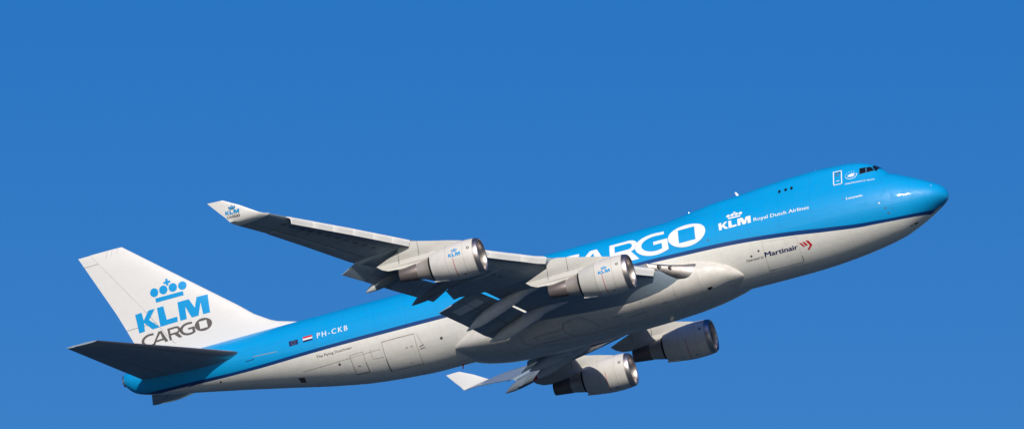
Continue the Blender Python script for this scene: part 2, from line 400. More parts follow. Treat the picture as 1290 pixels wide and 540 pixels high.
    decal(mb, [(7.25, 2.72), (7.0, 2.9), (6.75, 2.93), (6.6, 2.85), (6.8, 2.75), (6.62, 2.66), (6.85, 2.56), (7.1, 2.60)], 'ltr', S)
    # probes, ports and small stains
    for s, g, r, k in ((15.2, -1.88, .09, 'dline'), (15.87, -2.15, .09, 'dline'), (41.73, -2.08, .12, 'dline'), (18.93, -.02, .07, 'dline'), (50.38, -1.96, .11, 'dline'),
                       (5.0, -.55, .06, 'ltr'), (.97, .22, .035, 'ltr'), (4.2, -1.1, .03, 'dline'), (7.75, .45, .05, 'dline'), (60.5, -.55, .1, 'dline')):
        decal(mb, circ(s, g, r, n=12), k, S)
    for p in ([(4.75, -1.0), (4.62, -1.10), (4.50, -1.02), (4.62, -.98)], [(4.60, -1.42), (4.48, -1.54), (4.36, -1.46), (4.47, -1.41)],
              [(54.17, -2.22), (53.63, -2.30), (53.69, -2.95), (54.11, -2.87)],
              [(2.98, -2.95), (2.72, -2.93), (2.76, -3.18), (3.02, -3.2)], [(3.3, -3.1), (3.15, -3.08), (3.12, -3.2), (3.27, -3.24)]):
        decal(mb, p, 'dline', S)
    rl = [(4.95, 3.1), (4.86, 2.6), (4.66, 1.7), (4.45, .9), (4.2, 0), (4.05, -.9), (3.97, -1.5)]
    M['blueline'] = mat('paint_joint_blue', (.0, .30, .68), .4)
    for q in strip(rl, .035): decal(mb, q, 'blueline', S)
    for a, b, w in (((53.5, -1.75), (46.8, -1.65), .03), ((47.6, -1.5), (47.6, -2.3), .03), ((47.5, -2.3), (46.7, -2.35), .03), ((63.3, .0), (60.2, -.02), .06),
                    ((57.2, .62), (55.2, .47), .038), ((43.6, -1.2), (43.2, -2.6), .03), ((57.9, .42), (57.2, .42), .05)):
        for q in strip([a, b], w): decal(mb, q, 'line' if w < .04 else 'ntext', S)
    # the port side carries the same titles, read towards the tail
    Pm = fus_pt(1)
    text_decal(mb, 'Royal Dutch Airlines', (10.5, .4, 4.5, .15, 0, .3066), 'ltr', Pm, .012)
    klm_logo(mb, (7.4, .52, 2.63, .0, 0, .6538), 'ltr', Pm)
    cargo_logo(mb, (19.0, -.03, 2.08, 0, 0, 2.0), 'ltr', Pm)
    text_decal(mb, 'PH-CKB', (49.0, .5845, 2.6, 0, 0, .46), 'ltr', Pm, .012)
    fus = mb.build('fuselage', ROOT, 28)
    # ---- doors: skin panels with their gaps
    def door(name, quad, key, lkey, w, sg=-1, extra=(), rounded=0):
        d = MB(); F = fus_pt(sg, .010); L = fus_pt(sg, .018)
        decal(d, quad, key, F, gs=.3, gg=.12)
        for q in strip(quad, w, True): decal(d, q, lkey, L, gs=.3, gg=.12)
        for pts, ww, kk in extra:
            for q in strip(pts, ww): decal(d, q, kk, L, gs=.3, gg=.12)
        o = d.build(name, fus, 40, recalc=False); return o
    for sg in (-1, 1):
        door('cabin_door', [(8.33, 3.55), (7.69, 3.50), (7.70, 2.06), (8.35, 2.07)], 'blue', 'ltr', .075, sg,
             [([(8.1, 2.45), (7.92, 2.45)], .06, 'ltr'), ([(8.17, 3.32), (7.98, 3.30)], .10, 'ktext'), ([(7.85, 3.33), (7.8, 3.33)], .12, 'dark'), ([(8.17, 3.08), (7.95, 3.06)], .10, 'ktext')])
        door('cargo_door', [(46.52, -1.15), (43.8, -1.17), (43.84, -3.88), (46.58, -3.89)], 'white', 'line', .045, sg,
             [([(46.5, -1.13), (43.85, -1.15)], .05, 'line'), ([(44.7, -2.1), (44.6, -2.1)], .1, 'line'), ([(44.3, -2.1), (44.2, -2.1)], .1, 'line'),
              ([(44.5, -3.5), (44.9, -3.5)], .03, 'line'), ([(46.55, -2.6), (46.55, -3.9)], .06, 'dline'), ([(43.6, -2.3), (43.3, -2.2)], .06, 'dline'), ([(43.6, -2.5), (43.3, -2.45)], .05, 'dline')])
        door('bulk_cargo_door', [(49.34, -1.48), (48.23, -1.47), (48.23, -3.3), (49.32, -3.3)], 'white', 'line', .04, sg,
             [([(48.95, -2.55), (48.75, -2.55)], .05, 'dline'), ([(49.32, -3.32), (48.25, -3.32)], .08, 'dline'), ([(48.23, -2.4), (48.23, -3.3)], .05, 'dline')])
        door('forward_cargo_door', [(14.74, -1.27), (11.95, -1.58), (12.05, -3.77), (14.85, -3.8)], 'white', 'faint', .02, sg,
             [([(14.85, -3.8), (14.4, -3.8)], .05, 'dline'), ([(12.0, -3.2), (12.02, -3.7)], .045, 'dline')])
    # ---- windows
    for sg in (-1, 1):
        F = fus_pt(sg, .012); G = fus_pt(sg, .022)
        for s, g in ((12.81, 3.01), (12.29, 3.02), (11.8, 3.02)):
            w = MB(); decal(w, circ(s, g, .15, .21, 14), 'kblue', F); decal(w, circ(s, g, .115, .175, 14), 'glass', G)
            w.build('upper_deck_window', fus, 60, recalc=False)
        for q in ([(6.24, 3.30), (5.79, 3.38), (5.80, 2.76), (6.26, 2.68)], [(5.71, 3.39), (5.42, 3.47), (5.16, 2.98), (5.72, 2.77)]):
            w = MB(); decal(w, q, 'glass', G, gs=.1, gg=.08)
            for t in strip(q, .045, True): decal(w, t, 'rootmetal', F, gs=.1, gg=.08)
            w.build('cockpit_window', fus, 60, recalc=False)
        # front pane: spans from the side post to the centre post, in (station, angle about the crown)
        def crown(s, a, off=.022):
            y, z = section(s, 160); zc = float(fz(s))-float(fr(s)) if s > 4.3 else 1.0
            ang = np.arctan2(y, z-zc); k = np.argsort(ang); rr_ = np.hypot(y, z-zc)
            r = np.interp(a, ang[k], rr_[k])+off
            return (-s, sg*r*math.sin(a), zc+r*math.cos(a))
        w = MB(); nn = 8
        c0, c1, c2, c3 = (5.30, .66), (5.15, .03), (4.62, .03), (5.02, .98)
        vs = []
        for i in range(nn+1):
            for j in range(nn+1):
                u, v = i/nn, j/nn
                s = (1-v)*((1-u)*c0[0]+u*c1[0])+v*((1-u)*c3[0]+u*c2[0]); a = (1-v)*((1-u)*c0[1]+u*c1[1])+v*((1-u)*c3[1]+u*c2[1])
                vs.append(crown(s, a))
        w.add(vs, [(i*(nn+1)+j, i*(nn+1)+j+1, (i+1)*(nn+1)+j+1, (i+1)*(nn+1)+j) for i in range(nn) for j in range(nn)], 'glass')
        w.build('cockpit_window', fus, 60, recalc=False)
    # ---- aerials and tail outlet
    def blade(name, s, z0, h, c, sweep, y=0, t=.05, key='ltr', up=1):
        b = MB(); r = []
        for k, (zz, cc, xx) in enumerate(((z0-up*.1, c, 0), (z0+up*h, c*.5, sweep))):
            r.append([(-(s+xx), y, zz), (-(s+xx+cc*.3), y-t/2, zz), (-(s+xx+cc), y, zz), (-(s+xx+cc*.3), y+t/2, zz)])
        b.loft(r, key); b.build(name, fus)
    blade('antenna', 16.4, 3.76, .36, .26, .26, t=.04)
    blade('antenna', 20.6, 3.36, .16, .25, .1, key='blue')
    blade('antenna', 51.9, 3.02, .16, .22, .05)
    blade('antenna', 41.0, -3.75, .38, .16, .15, key='red', up=-1)
    blade('antenna', 23.5, -4.38, .3, .4, .2, key='white', up=-1)
    blade('antenna', 9.9, 4.05, .12, .3, .1, key='blue')
    b = MB()
    ring = lambda x, ry, rz, n=20: [(x, ry*math.cos(2*math.pi*k/n), 2.05+rz*math.sin(2*math.pi*k/n)) for k in range(n)]
    b.loft([ring(-68.45, .40, .50), ring(-68.72, .34, .44), ring(-68.74, .29, .38), ring(-68.5, .27, .36)], 'lip', False, False)
    b.add(ring(-68.61, .28, .37), [list(range(20))], 'dark')
    b.build('exhaust_outlet', fus)
    return fus
FUS = make_fuselage()

# ------------------------------------------------------------------ belly fairing
FS = [(16.7, 1.4, -2.95, -3.25), (17.0, 2.0, -2.6, -3.4), (17.4, 2.45, -2.15, -3.55), (18.1, 2.95, -1.55, -3.74), (19.2, 3.28, -.98, -4.0), (20.1, 3.48, -.7, -4.15), (22, 3.70, -.55, -4.33), (25, 3.88, -.7, -4.44),
      (31, 3.95, -1, -4.50), (35, 3.9, -1.3, -4.41), (37.3, 3.7, -1.5, -4.25), (39, 3.3, -1.75, -3.97), (40.2, 2.75, -2.1, -3.62), (40.9, 2.2, -2.5, -3.25)]
fs_ = [r[0] for r in FS]; ffa, fft, ffb = [pchip(fs_, [r[i] for r in FS]) for i in (1, 2, 3)]
def fair_pt(s, th, off=0.0):
    a, t, b = float(ffa(s)), float(fft(s)), float(ffb(s)); c, h = (t+b)/2, (t-b)/2
    n = 2.35; cs, sn = math.cos(th), math.sin(th)
    return (-s, (a+off)*math.copysign(abs(cs)**(2/n), cs), c+(h+off)*math.copysign(abs(sn)**(2/n), sn))
def make_fairing():
    mb = MB(); ss = [16.7, 16.85, 17.0, 17.2, 17.4, 17.7, 18.1, 18.6, 19.2, 20]+list(np.arange(20.8, 38, .8))+[38.3, 38.9, 39.5, 40, 40.4, 40.7, 40.9]
    n = 72
    mb.loft([[fair_pt(s, 2*math.pi*k/n) for k in range(n)] for s in ss], 'fair')
    # (station, z) on the starboard side, lower half
    def F(s, z, off=.012):
        a, t, b = float(ffa(s)), float(fft(s)), float(ffb(s)); c, h = (t+b)/2, (t-b)/2
        q = max(-1, min(1, (z-c)/h)); y = (a+off)*(1-abs(q)**2.35)**(1/2.35)
        return (-s, -y, z-off*.6)
    def F2(s, y):   # from below
        a, t, b = float(ffa(s)), float(fft(s)), float(ffb(s)); c, h = (t+b)/2, (t-b)/2
        q = min(.999, abs(y)/a); return (-s, y, c-(h+.012)*(1-q**2.35)**(1/2.35))
    def G(s, g):    # one coordinate g: 0..1 runs from the side (0) to the keel (1)
        th = -g*math.pi/2; p = fair_pt(s, math.pi-th, .012); return (p[0], p[1], p[2])
    for pts, w in (([(31.56, .28), (30.2, .24), (29.5, .42), (29.0, .66)], .02), ([(31.9, .45), (31.5, .72), (30.3, .80), (29.0, .80)], .02), ([(31.56, .28), (31.9, .45)], .035),
                   ([(34.2, .47), (31.9, .45)], .025), ([(34.25, .47), (34.1, .60)], .025), ([(35.3, .36), (35.2, .58), (34.6, .78), (33.4, .85), (32.5, .84)], .02), ([(34.7, .78), (38, .8)], .012),
                   ([(33.4, .62), (32.6, .60)], .02), ([(26.5, .62), (25.0, .60)], .025), ([(24.0, .66), (22.8, .66)], .014), ([(29.0, .80), (26.0, .86)], .02), ([(33.0, .93), (24.0, .93)], .01), ([(28.4, .12), (28.4, .6)], .008), ([(25.2, .2), (25.2, .9)], .007), ([(22.4, .05), (22.4, .9)], .007), ([(20.3, .1), (20.3, .8)], .006), ([(36.5, .3), (36.5, .9)], .007), ([(31.8, .72), (34.6, .72)], .03), ([(27.8, .52), (27.1, .52)], .03), ([(23.6, .50), (23.2, .50)], .025), ([(37.6, .62), (37.2, .62)], .03)):
        for q in strip([(a, b*4) for a, b in pts], w*1.25): decal(mb, q, 'dline', lambda a, b: G(a, b/4), gs=.3, gg=.2)
    M['scoop'] = M['dark']
    for q in strip([(17.95, .42*4), (19.5, .50*4)], .13): decal(mb, q, 'ltr', lambda a, b: G(a, b/4), gs=.2, gg=.2)
    decal(mb, [(19.45, .45*4), (19.85, .45*4), (19.85, .53*4), (19.45, .53*4)], 'dark', lambda a, b: G(a, b/4), gs=.2, gg=.2)
    for s, g in ((24.9, .28), (21.0, .72)):
        decal(mb, [(s, g*4), (s+.5, g*4), (s+.5, g*4+.06), (s, g*4+.06)], 'ltr', lambda a, b: G(a, b/4), gs=.2, gg=.2)
    mb.build('wing_body_fairing', ROOT, 40)
make_fairing()

# ------------------------------------------------------------------ wings
def foil(LE, TE, t, n=16, te=.06, nrm=None, up=1.1, lo=.9):
    LE, TE = np.array(LE, float), np.array(TE, float); c = TE-LE; L = np.linalg.norm(c)
    if nrm is None: nrm = np.array([-c[2], 0, c[0]]); nrm = nrm/np.linalg.norm(nrm); nrm = nrm if nrm[2] > 0 else -nrm
    nrm = np.array(nrm, float); nrm /= np.linalg.norm(nrm)
    xs = (1-np.cos(np.linspace(0, math.pi, n+1)))/2
    yt = lambda x: 5*t*L*(.2969*np.sqrt(x)-.126*x-.3516*x**2+.2843*x**3-.1036*x**4)+te/2*x
    P = [LE+c*x+nrm*yt(x)*up for x in xs[::-1]]+[LE+c*x-nrm*yt(x)*lo for x in xs[1:]]
    return P
def sgn(P, sg): return [(p[0], sg*p[1], p[2]) for p in P]
# y, LE x, LE z, TE x, TE z, t/c, TE thickness
WING = [(2.6, -19.6, -2.45, -33.0, -3.05, .20, .3), (3.3, -20.75, -2.3, -33.2, -2.98, .185, .3), (3.9, -21.9, -1.98, -33.4, -2.88, .18, .3), (4.5, -22.9, -1.68, -33.5, -2.78, .165, .3), (5.0, -23.75, -1.52, -33.6, -2.62, .16, .3), (6, -24.85, -1.32, -33.9, -2.38, .15, .28),
        (9, -27.3, -.95, -34.95, -1.80, .135, .25), (11.6, -29.35, -.66, -35.95, -1.22, .145, .22), (11.62, -29.4, -.66, -37.75, -1.62, .13, .08), (14.45, -31.85, -.22, -37.65, -1.52, .14, .08),
        (14.47, -31.9, -.22, -37.2, -1.22, .15, .2), (18, -34.95, .32, -39.5, -.72, .135, .2), (22.05, -38.5, 1.02, -42.35, .02, .11, .18), (22.1, -38.5, 1.02, -42.75, .20, .095, .06),
        (25.65, -41.75, 1.98, -45.12, 1.31, .09, .05), (28.95, -44.75, 2.80, -47.36, 2.31, .09, .05), (31.0, -46.3, 3.16, -48.85, 2.84, .09, .05)]
wy = [r[0] for r in WING]
def wpt(y, k): return float(np.interp(y, wy, [r[k] for r in WING]))
FLAPS = [([(22.55, -42.45, -.02, -43.68, -.66), (22.3, -42.3, -.06, -43.55, -.71), (20.0, -40.85, -.44, -42.2, -1.18), (18, -39.6, -.82, -40.98, -1.66), (14.6, -37.45, -1.5, -38.9, -2.36)], 'outboard'),
         ([(11.55, -36.15, -1.50, -39.4, -2.48), (11.3, -36.05, -1.54, -39.33, -2.52), (8.5, -34.95, -2.05, -38.35, -3.05), (6, -34.1, -2.52, -37.5, -3.62), (4.0, -33.4, -2.9, -36.9, -3.75)], 'inboard')]
CANOE = [(19.4, [(-37.6, -.3, .08, .1), (-38.8, -.42, .26, .26), (-39.7, -.70, .42, .38), (-40.6, -.95, .50, .40), (-41.4, -1.12, .50, .40), (-42.0, -1.29, .40, .36), (-42.25, -1.37, .33, .31), (-42.6, -1.5, .19, .19), (-42.86, -1.6, .03, .03)], True),
         (15.4, [(-33.8, -.9, .08, .1), (-35, -1.08, .24, .25), (-36.2, -1.22, .38, .34), (-37.4, -1.40, .46, .38), (-38.4, -1.66, .49, .39), (-39.3, -1.95, .45, .37), (-40.0, -2.22, .24, .2), (-40.43, -2.42, .04, .04)], False),
         (9.34, [(-29.3, -1.45, .08, .1), (-31.0, -1.62, .24, .28), (-32.8, -1.95, .36, .34), (-33.35, -2.12, .48, .42), (-34.2, -2.4, .53, .44), (-35.3, -2.78, .55, .45), (-36.3, -3.12, .55, .43), (-37.0, -3.4, .42, .34), (-37.6, -3.67, .2, .16), (-38.0, -3.86, .04, .03)], False),
         (5.6, [(-29.3, -2.35, .08, .1), (-31.0, -2.5, .26, .28), (-32.4, -2.65, .38, .38), (-32.9, -2.8, .53, .46), (-34.0, -3.13, .57, .48), (-35.0, -3.48, .58, .48), (-35.9, -3.74, .52, .42), (-36.7, -3.97, .27, .22), (-37.26, -4.12, .05, .04)], False)]
def sup(cx, cy, cz, h, w, sg, n=24, e=1.55):
    P = []
    for k in range(n):
        a = 2*math.pi*k/n; cs, sn = math.cos(a), math.sin(a)
        P.append((cx, sg*cy+w*math.copysign(abs(cs)**(2/e), cs), cz+h*math.copysign(abs(sn)**(2/e), sn)))
    return P
def make_wing(sg):
    mb = MB()
    LO = lambda y: float(np.interp(y, [3.5, 6, 9, 12, 14.5, 18, 22, 26], [.9, .92, 1.15, 1.45, 1.5, 1.35, 1.15, .9]))
    rings = [sgn(foil((r[1], r[0], r[2]), (r[3], r[0], r[4]), r[5], 18, r[6], lo=LO(r[0]), up=1.9-LO(r[0])), sg) for r in WING]
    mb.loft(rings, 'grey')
    # tank and access panel joints under the outer wing
    def lower(s_frac, y):
        LE = np.array([wpt(y, 1), y, wpt(y, 2)]); TE = np.array([wpt(y, 3), y, wpt(y, 4)]); c = TE-LE; L = np.linalg.norm(c); t = wpt(y, 5)
        x = s_frac; yt = 5*t*L*(.2969*math.sqrt(x)-.126*x-.3516*x*x+.2843*x**3-.1036*x**4)+wpt(y, 6)/2*x
        p = LE+c*x; return (p[0], sg*y, p[2]-yt*LO(y)-.014)
    for pts, w in (([(.22, 29), (.25, 23)], .008), ([(.72, 30.5), (.72, 22.3)], .01), ([(.25, 20), (.22, 13.2)], .006), ([(.5, 20), (.5, 13)], .004), ([(.35, 27.2), (.55, 27.0)], .03), ([(.3, 11), (.25, 5)], .005)):
        for q in strip(pts, w): decal(mb, q, 'dline', lower, gs=.1, gg=.5)
    for k in range(26):
        y = 13.6+k*.62
        if 20.6 < y < 22.4: continue
        decal(mb, circ(.36, y, .035*4.5/(wpt(y, 1)-wpt(y, 3)), .19, 10), 'panel', lower, gs=.1, gg=.5)
    for y0 in (14.2, 17.6, 20.2, 24.6, 27.4):
        for q in strip([(.12, y0), (.70, y0+.6)], .03): decal(mb, q, 'panel', lower, gs=.1, gg=.5)
    wing = mb.build('wing', ROOT, 40)
    # polished root leading edge with its two landing lamps
    b = MB()
    def nose(LE, r, dx, dz, xb, n=16):
        P = []
        for k in range(n+1):
            a = math.pi/2+math.pi*k/n                     # upper round the front to the lower side
            P.append((LE[0]-r*.9-math.cos(a)*-r*.9*-1 if False else LE[0]-.9*r-.9*r*math.cos(a), sg*LE[1], LE[2]+(dz+r)*0+r*math.sin(a)))
        P.append((xb, sg*LE[1], LE[2]-r*.75)); P.insert(0, (xb, sg*LE[1], LE[2]+r*.9))
        return P
    st = [(2.9, -19.4, -2.30, .80, -22.4), (3.2, -19.75, -2.28, .74, -22.7), (3.6, -20.7, -2.10, .58, -23.2), (4.1, -21.85, -1.80, .42, -23.7), (4.5, -22.75, -1.52, .32, -24.1), (5.0, -23.55, -1.34, .28, -24.6)]
    def nring(y, x, z, r, xb, n=16):
        P = [(xb, sg*y, z+r*.92)]
        for k in range(n+1):
            a = math.pi/2-math.pi*k/n
            P.append((x-1.1*r+1.1*r*math.cos(a), sg*y, z+r*math.sin(a)))
        P.append((xb, sg*y, z-r*.9)); return P
    b.loft([nring(*q) for q in st], 'rootmetal')
    b.build('root_leading_edge', wing, 45)
    for (y, x, z, r) in ((4.62, -22.90, -1.47, .17), (4.22, -22.12, -1.68, .17)):
        l = MB(); n = 16; rings = []
        d = np.array([.80, -.55*1, .0]); d[1] *= 1; d = np.array([.82, .55*sg, -.05]); d /= np.linalg.norm(d)
        e1 = np.cross(d, [0, 0, 1]); e1 /= np.linalg.norm(e1); e2 = np.cross(e1, d); c = np.array([x, sg*y, z])+d*.03
        for rr, dd in ((r, -.2), (r, .0), (r*.8, .05), (r*.75, .0)):
            rings.append([tuple(c+d*dd+e1*rr*math.cos(2*math.pi*k/n)+e2*rr*math.sin(2*math.pi*k/n)) for k in range(n)])
        l.loft(rings, 'dark', False, False); l.add([tuple(c+d*.01+e1*r*.74*math.cos(2*math.pi*k/n)+e2*r*.74*math.sin(2*math.pi*k/n)) for k in range(n)], [list(range(n))], 'lampglass')
        l.build('landing_light', wing)
    # leading edge devices, drooped
    def slat(y0, y1):
        s = MB(); R = []
        for y in np.linspace(y0, y1, 4):
            x = wpt(y, 1)+.48+(.0 if y > 12 else .05); z = wpt(y, 2)-(.20 if y > 13 else .13); k = 1.0 if y > 21.5 else (1.08 if y > 12 else 1.15)
            prof = [(-.80, .26), (-.50, .20), (-.22, .11), (-.06, .03), (0, -.07), (-.02, -.17), (-.08, -.26), (-.17, -.48), (-.20, -.40), (-.18, -.12), (-.30, .03), (-.52, .14)]
            R.append([(x+a*k, sg*y, z+c*k) for a, c in prof])
        s.loft(R, 'slat'); s.build('slat', wing, 50)
    for a, b_ in ((29.7, 28.28), (28.25, 26.98), (26.95, 25.68), (25.65, 24.38), (24.35, 23.18), (23.15, 21.98), (20.85, 18.85), (18.82, 16.6), (16.57, 14.4), (14.37, 12.6), (11.4, 9.3), (9.27, 7.1), (7.07, 5.0)):
        slat(a, b_)
    for pts, _n in FLAPS:
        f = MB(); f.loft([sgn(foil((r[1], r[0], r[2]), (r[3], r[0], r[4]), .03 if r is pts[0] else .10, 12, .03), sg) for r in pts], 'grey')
        fy = [r[0] for r in pts][::-1]; fi = lambda y, k: float(np.interp(y, fy, [r[k] for r in pts][::-1]))
        def under(c, y, off=.015):
            LE = np.array([fi(y, 1), y, fi(y, 2)]); TE = np.array([fi(y, 3), y, fi(y, 4)]); L = np.linalg.norm(TE-LE)
            yt = 5*.10*L*(.2969*math.sqrt(c)-.126*c-.3516*c*c+.2843*c**3-.1036*c**4)+.015*c; p = LE+(TE-LE)*c; nz = np.array([-(TE-LE)[2], 0, (TE-LE)[0]])/L; nz = -nz if nz[2] > 0 else nz
            q = p+nz*(yt*.9+off); return (q[0], sg*q[1], q[2])
        if _n == 'inboard': decal(f, [(.16, 10.9), (.16, 9.95), (.80, 9.95), (.80, 10.9)], 'fgrey', under, gs=.1, gg=.3)
        for q in strip([(.42, fy[0]+.05), (.42, fy[-1]-.05)], .012): decal(f, q, 'dline', under, gs=.1, gg=.5)
        for yy in np.linspace(fy[0], fy[-1], 5)[1:-1]:
            for q in strip([(.1, yy), (.95, yy)], .03): decal(f, q, 'dline', under, gs=.1, gg=.5)
        o = f.build('flap', wing, 40)
        # a thin fore-flap vane in the slot
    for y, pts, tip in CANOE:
        c = MB(); k_ = (.08, .85, .8) if y > 12 and sg > 0 else (0, 1, 1); ck = 'shadegrey' if y > 12 else 'fgrey'  # port outer fairings also shrunk so less of their sunlit side shows
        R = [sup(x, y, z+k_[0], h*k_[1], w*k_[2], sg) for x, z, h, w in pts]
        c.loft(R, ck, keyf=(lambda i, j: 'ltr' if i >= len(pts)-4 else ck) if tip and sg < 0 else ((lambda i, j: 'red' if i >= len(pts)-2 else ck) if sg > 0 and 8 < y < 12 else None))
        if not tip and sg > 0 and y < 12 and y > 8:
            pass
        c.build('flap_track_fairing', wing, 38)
    # ailerons: outboard, drooped a little proud of the fixed skin
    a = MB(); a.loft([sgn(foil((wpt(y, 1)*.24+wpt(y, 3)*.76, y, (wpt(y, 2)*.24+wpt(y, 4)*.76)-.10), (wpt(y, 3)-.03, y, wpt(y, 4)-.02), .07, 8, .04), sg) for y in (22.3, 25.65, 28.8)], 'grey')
    a.build('aileron', wing, 40)
    a = MB(); a.loft([sgn(foil((-36.2, y, -1.42+.035*(y-11.7)), (-37.95+.06*(y-11.7), y, -1.80+.03*(y-11.7)), .09, 8, .04), sg) for y in (11.75, 14.4)], 'grey')
    a.build('aileron', wing, 40)
    # winglet
    w = MB(); st = [((-46.25, 30.98, 3.16), (-48.85, 30.98, 2.84), (0, 0, 1), .09), ((-46.62, 31.30, 3.22), (-49.1, 31.42, 2.93), (0, -.3, 1), .085), ((-46.95, 31.50, 3.36), (-49.27, 31.72, 3.06), (0, -.75, .7), .08),
                    ((-47.5, 31.66, 3.70), (-49.5, 31.88, 3.42), (0, -1, .3), .08), ((-48.2, 31.85, 4.15), (-49.95, 32.05, 3.95), (0, -1, .25), .075), ((-49.42, 32.15, 4.78), (-50.63, 32.30, 4.80), (0, -1, .25), .07)]
    w.loft([sgn(foil(a_, b_, t, 10, .03, nrm=n), sg) for a_, b_, n, t in st], 'finwhite')
    def wf(s, z):
        y = 31.66+(z-3.4)*.40+(s-48.5)*.06
        return (-s, sg*(y+.125+.12*max(0, 3.9-z)), z)
    if sg < 0:
        klm_logo(w, (49.4591, 3.6150, -1.1077, -.0112, -.0401, .2746), 'kblue', wf)
        cargo_logo(w, (49.4001, 3.3464, -.1687, -.0044, -.0148, .1776), 'ktext', wf)
    w.build('winglet', wing, 40)
    return wing
WINGS = {sg: make_wing(sg) for sg in (-1, 1)}

# ------------------------------------------------------------------ engines
def lathe(mb, prof, key, c, n=48, keyf=None):
    rings = [[(c[0]+x, c[1]+r*math.cos(2*math.pi*k/n), c[2]+r*math.sin(2*math.pi*k/n)) for k in range(n)] for x, r in prof]
    mb.loft(rings, key, False, False, keyf=keyf)
def make_engine(x0, y0, z0, sg, logo, seam):
    c = (x0, y0, z0); mb = MB()
    lathe(mb, [(-.40, 1.395), (-.6, 1.425), (-1.2, 1.455), (-1.9, 1.45), (-2.6, 1.39), (-3.2, 1.29), (-3.7, 1.17), (-4.02, 1.08), (-4.02, 1.04), (-3.6, 1.09)], 'cowl', c,
          keyf=(lambda i, j: 'lgrey' if seam and i >= 4 else 'cowl'))
    R = lambda s: float(np.interp(s, [.22, .6, 1.2, 1.9, 2.6, 3.2, 3.7, 4.02], [1.375, 1.425, 1.455, 1.45, 1.39, 1.29, 1.17, 1.08]))
    def F(s, z, off=.012):   # outboard or camera side: starboard face
        r = R(s)+off; z = max(-r*.999, min(r*.999, z)); return (x0-s, y0-math.sqrt(r*r-z*z), z0+z)
    def A(s, th, off=.012):
        r = R(s)+off; return (x0-s, y0-r*math.cos(th), z0+r*math.sin(th))
    if logo: klm_logo(mb, logo, 'kblue', F)
    for s, a0, a1, w, k in ((1.22, -1.4, 1.5, .02, 'line'), (2.66, -1.4, 1.5, .02, 'line'), (2.05, -1.3, -.06, .04, 'red'), (.42, -1.57, 1.57, .02, 'line')):
        for q in strip([(s, a0), (s, a1)], w): decal(mb, q, k, A, gs=.2, gg=.12)
    for pts in ([(.76, .33)],):
        s, a = pts[0]; decal(mb, circ(s, a, .12, .085, 14), 'ktext', A); decal(mb, circ(s, a, .06, .045, 10), 'lgrey', lambda p, q: A(p, q, .018))
    decal(mb, circ(1.5, -1.15, .09, .05, 10), 'dline', A)
    # lower latch beam below the reverser
    mb.box((x0-3.55, y0-.12, z0-1.25), (.55, .07, .05), 'cowl', Matrix.Rotation(.16, 3, 'Y'))
    eng = mb.build('engine', ROOT, 40)
    l = MB(); lathe(l, [(-.405, 1.398), (-.25, 1.385), (-.12, 1.35), (-.03, 1.30), (.0, 1.25), (-.03, 1.20), (-.15, 1.15), (-.4, 1.12), (-.75, 1.13)], 'lip', c); l.build('inlet_lip', eng, 60)
    d = MB(); lathe(d, [(-.75, 1.13), (-1.3, 1.19), (-1.6, 1.20)], 'lgrey', c); lathe(d, [(-1.55, 1.21), (-1.56, .02)], 'dark', c); d.build('inlet_duct', eng, 60)
    f = MB()
    for k in range(30):
        a = 2*math.pi*k/30
        p = lambda r, da, dx: (x0-1.3+dx, y0+r*math.cos(a+da), z0+r*math.sin(a+da))
        f.add([p(.35, -.05, .06), p(.35, .06, -.10), p(1.17, .05, -.14), p(1.17, -.10, .08)], [(0, 1, 2, 3)], 'fan')
    f.build('fan', eng, recalc=False)
    s = MB(); lathe(s, [(-.72, .004), (-.78, .08), (-.95, .2), (-1.15, .3), (-1.3, .36), (-1.35, .37)], 'dark', c, 24); s.build('spinner', eng, 60)
    k = MB(); lathe(k, [(-3.3, .97), (-3.9, .95), (-4.12, .93), (-4.22, .88), (-4.25, .86), (-4.7, .76), (-5.28, .63)], 'core', c, keyf=lambda i, j: 'dark' if i < 3 else 'core'); k.build('core_cowl', eng, 30)
    e = MB(); lathe(e, [(-5.25, .63), (-5.30, .66), (-6.7, .50), (-6.75, .49), (-6.72, .45), (-6.1, .50)], 'nozzle', c); e.build('exhaust_nozzle', eng, 40)
    g = MB(); lathe(g, [(-5.9, .46), (-6.15, .34), (-6.4, .2), (-6.62, .03)], 'nozzle', c, 24); g.build('exhaust_plug', eng, 60)
    # pylon
    py = MB()
    P = [(-.9, 1.28, .10), (-1.5, 1.52, .16), (-2.5, 1.78, .22), (-3.8, 2.08, .24), (-4.75, 2.32, .25), (-5.6, 2.5, .26), (-6.2, 2.42, .27), (-6.5, 2.1, .27), (-6.6, 1.85, .26), (-7.6, 1.5, .2), (-8.5, 1.2, .06), (-8.1, .85, .08), (-7.6, .62, .14), (-6.9, .55, .22), (-6.72, .50, .22), (-6.6, .45, .10), (-5.6, .55, .10), (-4.6, .70, .10), (-4.0, .85, .2), (-3.0, .9, .24), (-1.8, 1.0, .16)]
    if abs(y0) > 15: P = [((a, b+.0, w)) for a, b, w in P]
    n = len(P); vs = []
    for w_ in (1, -1):
        for a, b, w in P: vs.append((x0+a, y0+w_*w, z0+b))
    tr = tessellate_polygon([[Vector((a, b, 0)) for a, b, w in P]])
    fs = [tuple(t) for t in tr]+[tuple(i+n for i in t)[::-1] for t in tr]+[(i, (i+1) % n, (i+1) % n+n, i+n) for i in range(n)]
    py.add(vs, fs, 'lgrey')
    # heat shield along the lower aft edge, one joint line
    for w_ in (-1,):
        for q in strip([(4.9, 1.30), (4.9, 2.3)], .03)+strip([(6.6, 1.0), (6.55, 2.0)], .025): decal(py, q, 'dline', lambda s, z: (x0-s, y0+w_*.265, z0+z), gs=9, gg=9)
    py.build('pylon', eng, 30)
    return eng
make_engine(-32.59, -21.53, -1.70, -1, (2.3886, .0485, -.9714, -.0053, -.0187, .2831), False)
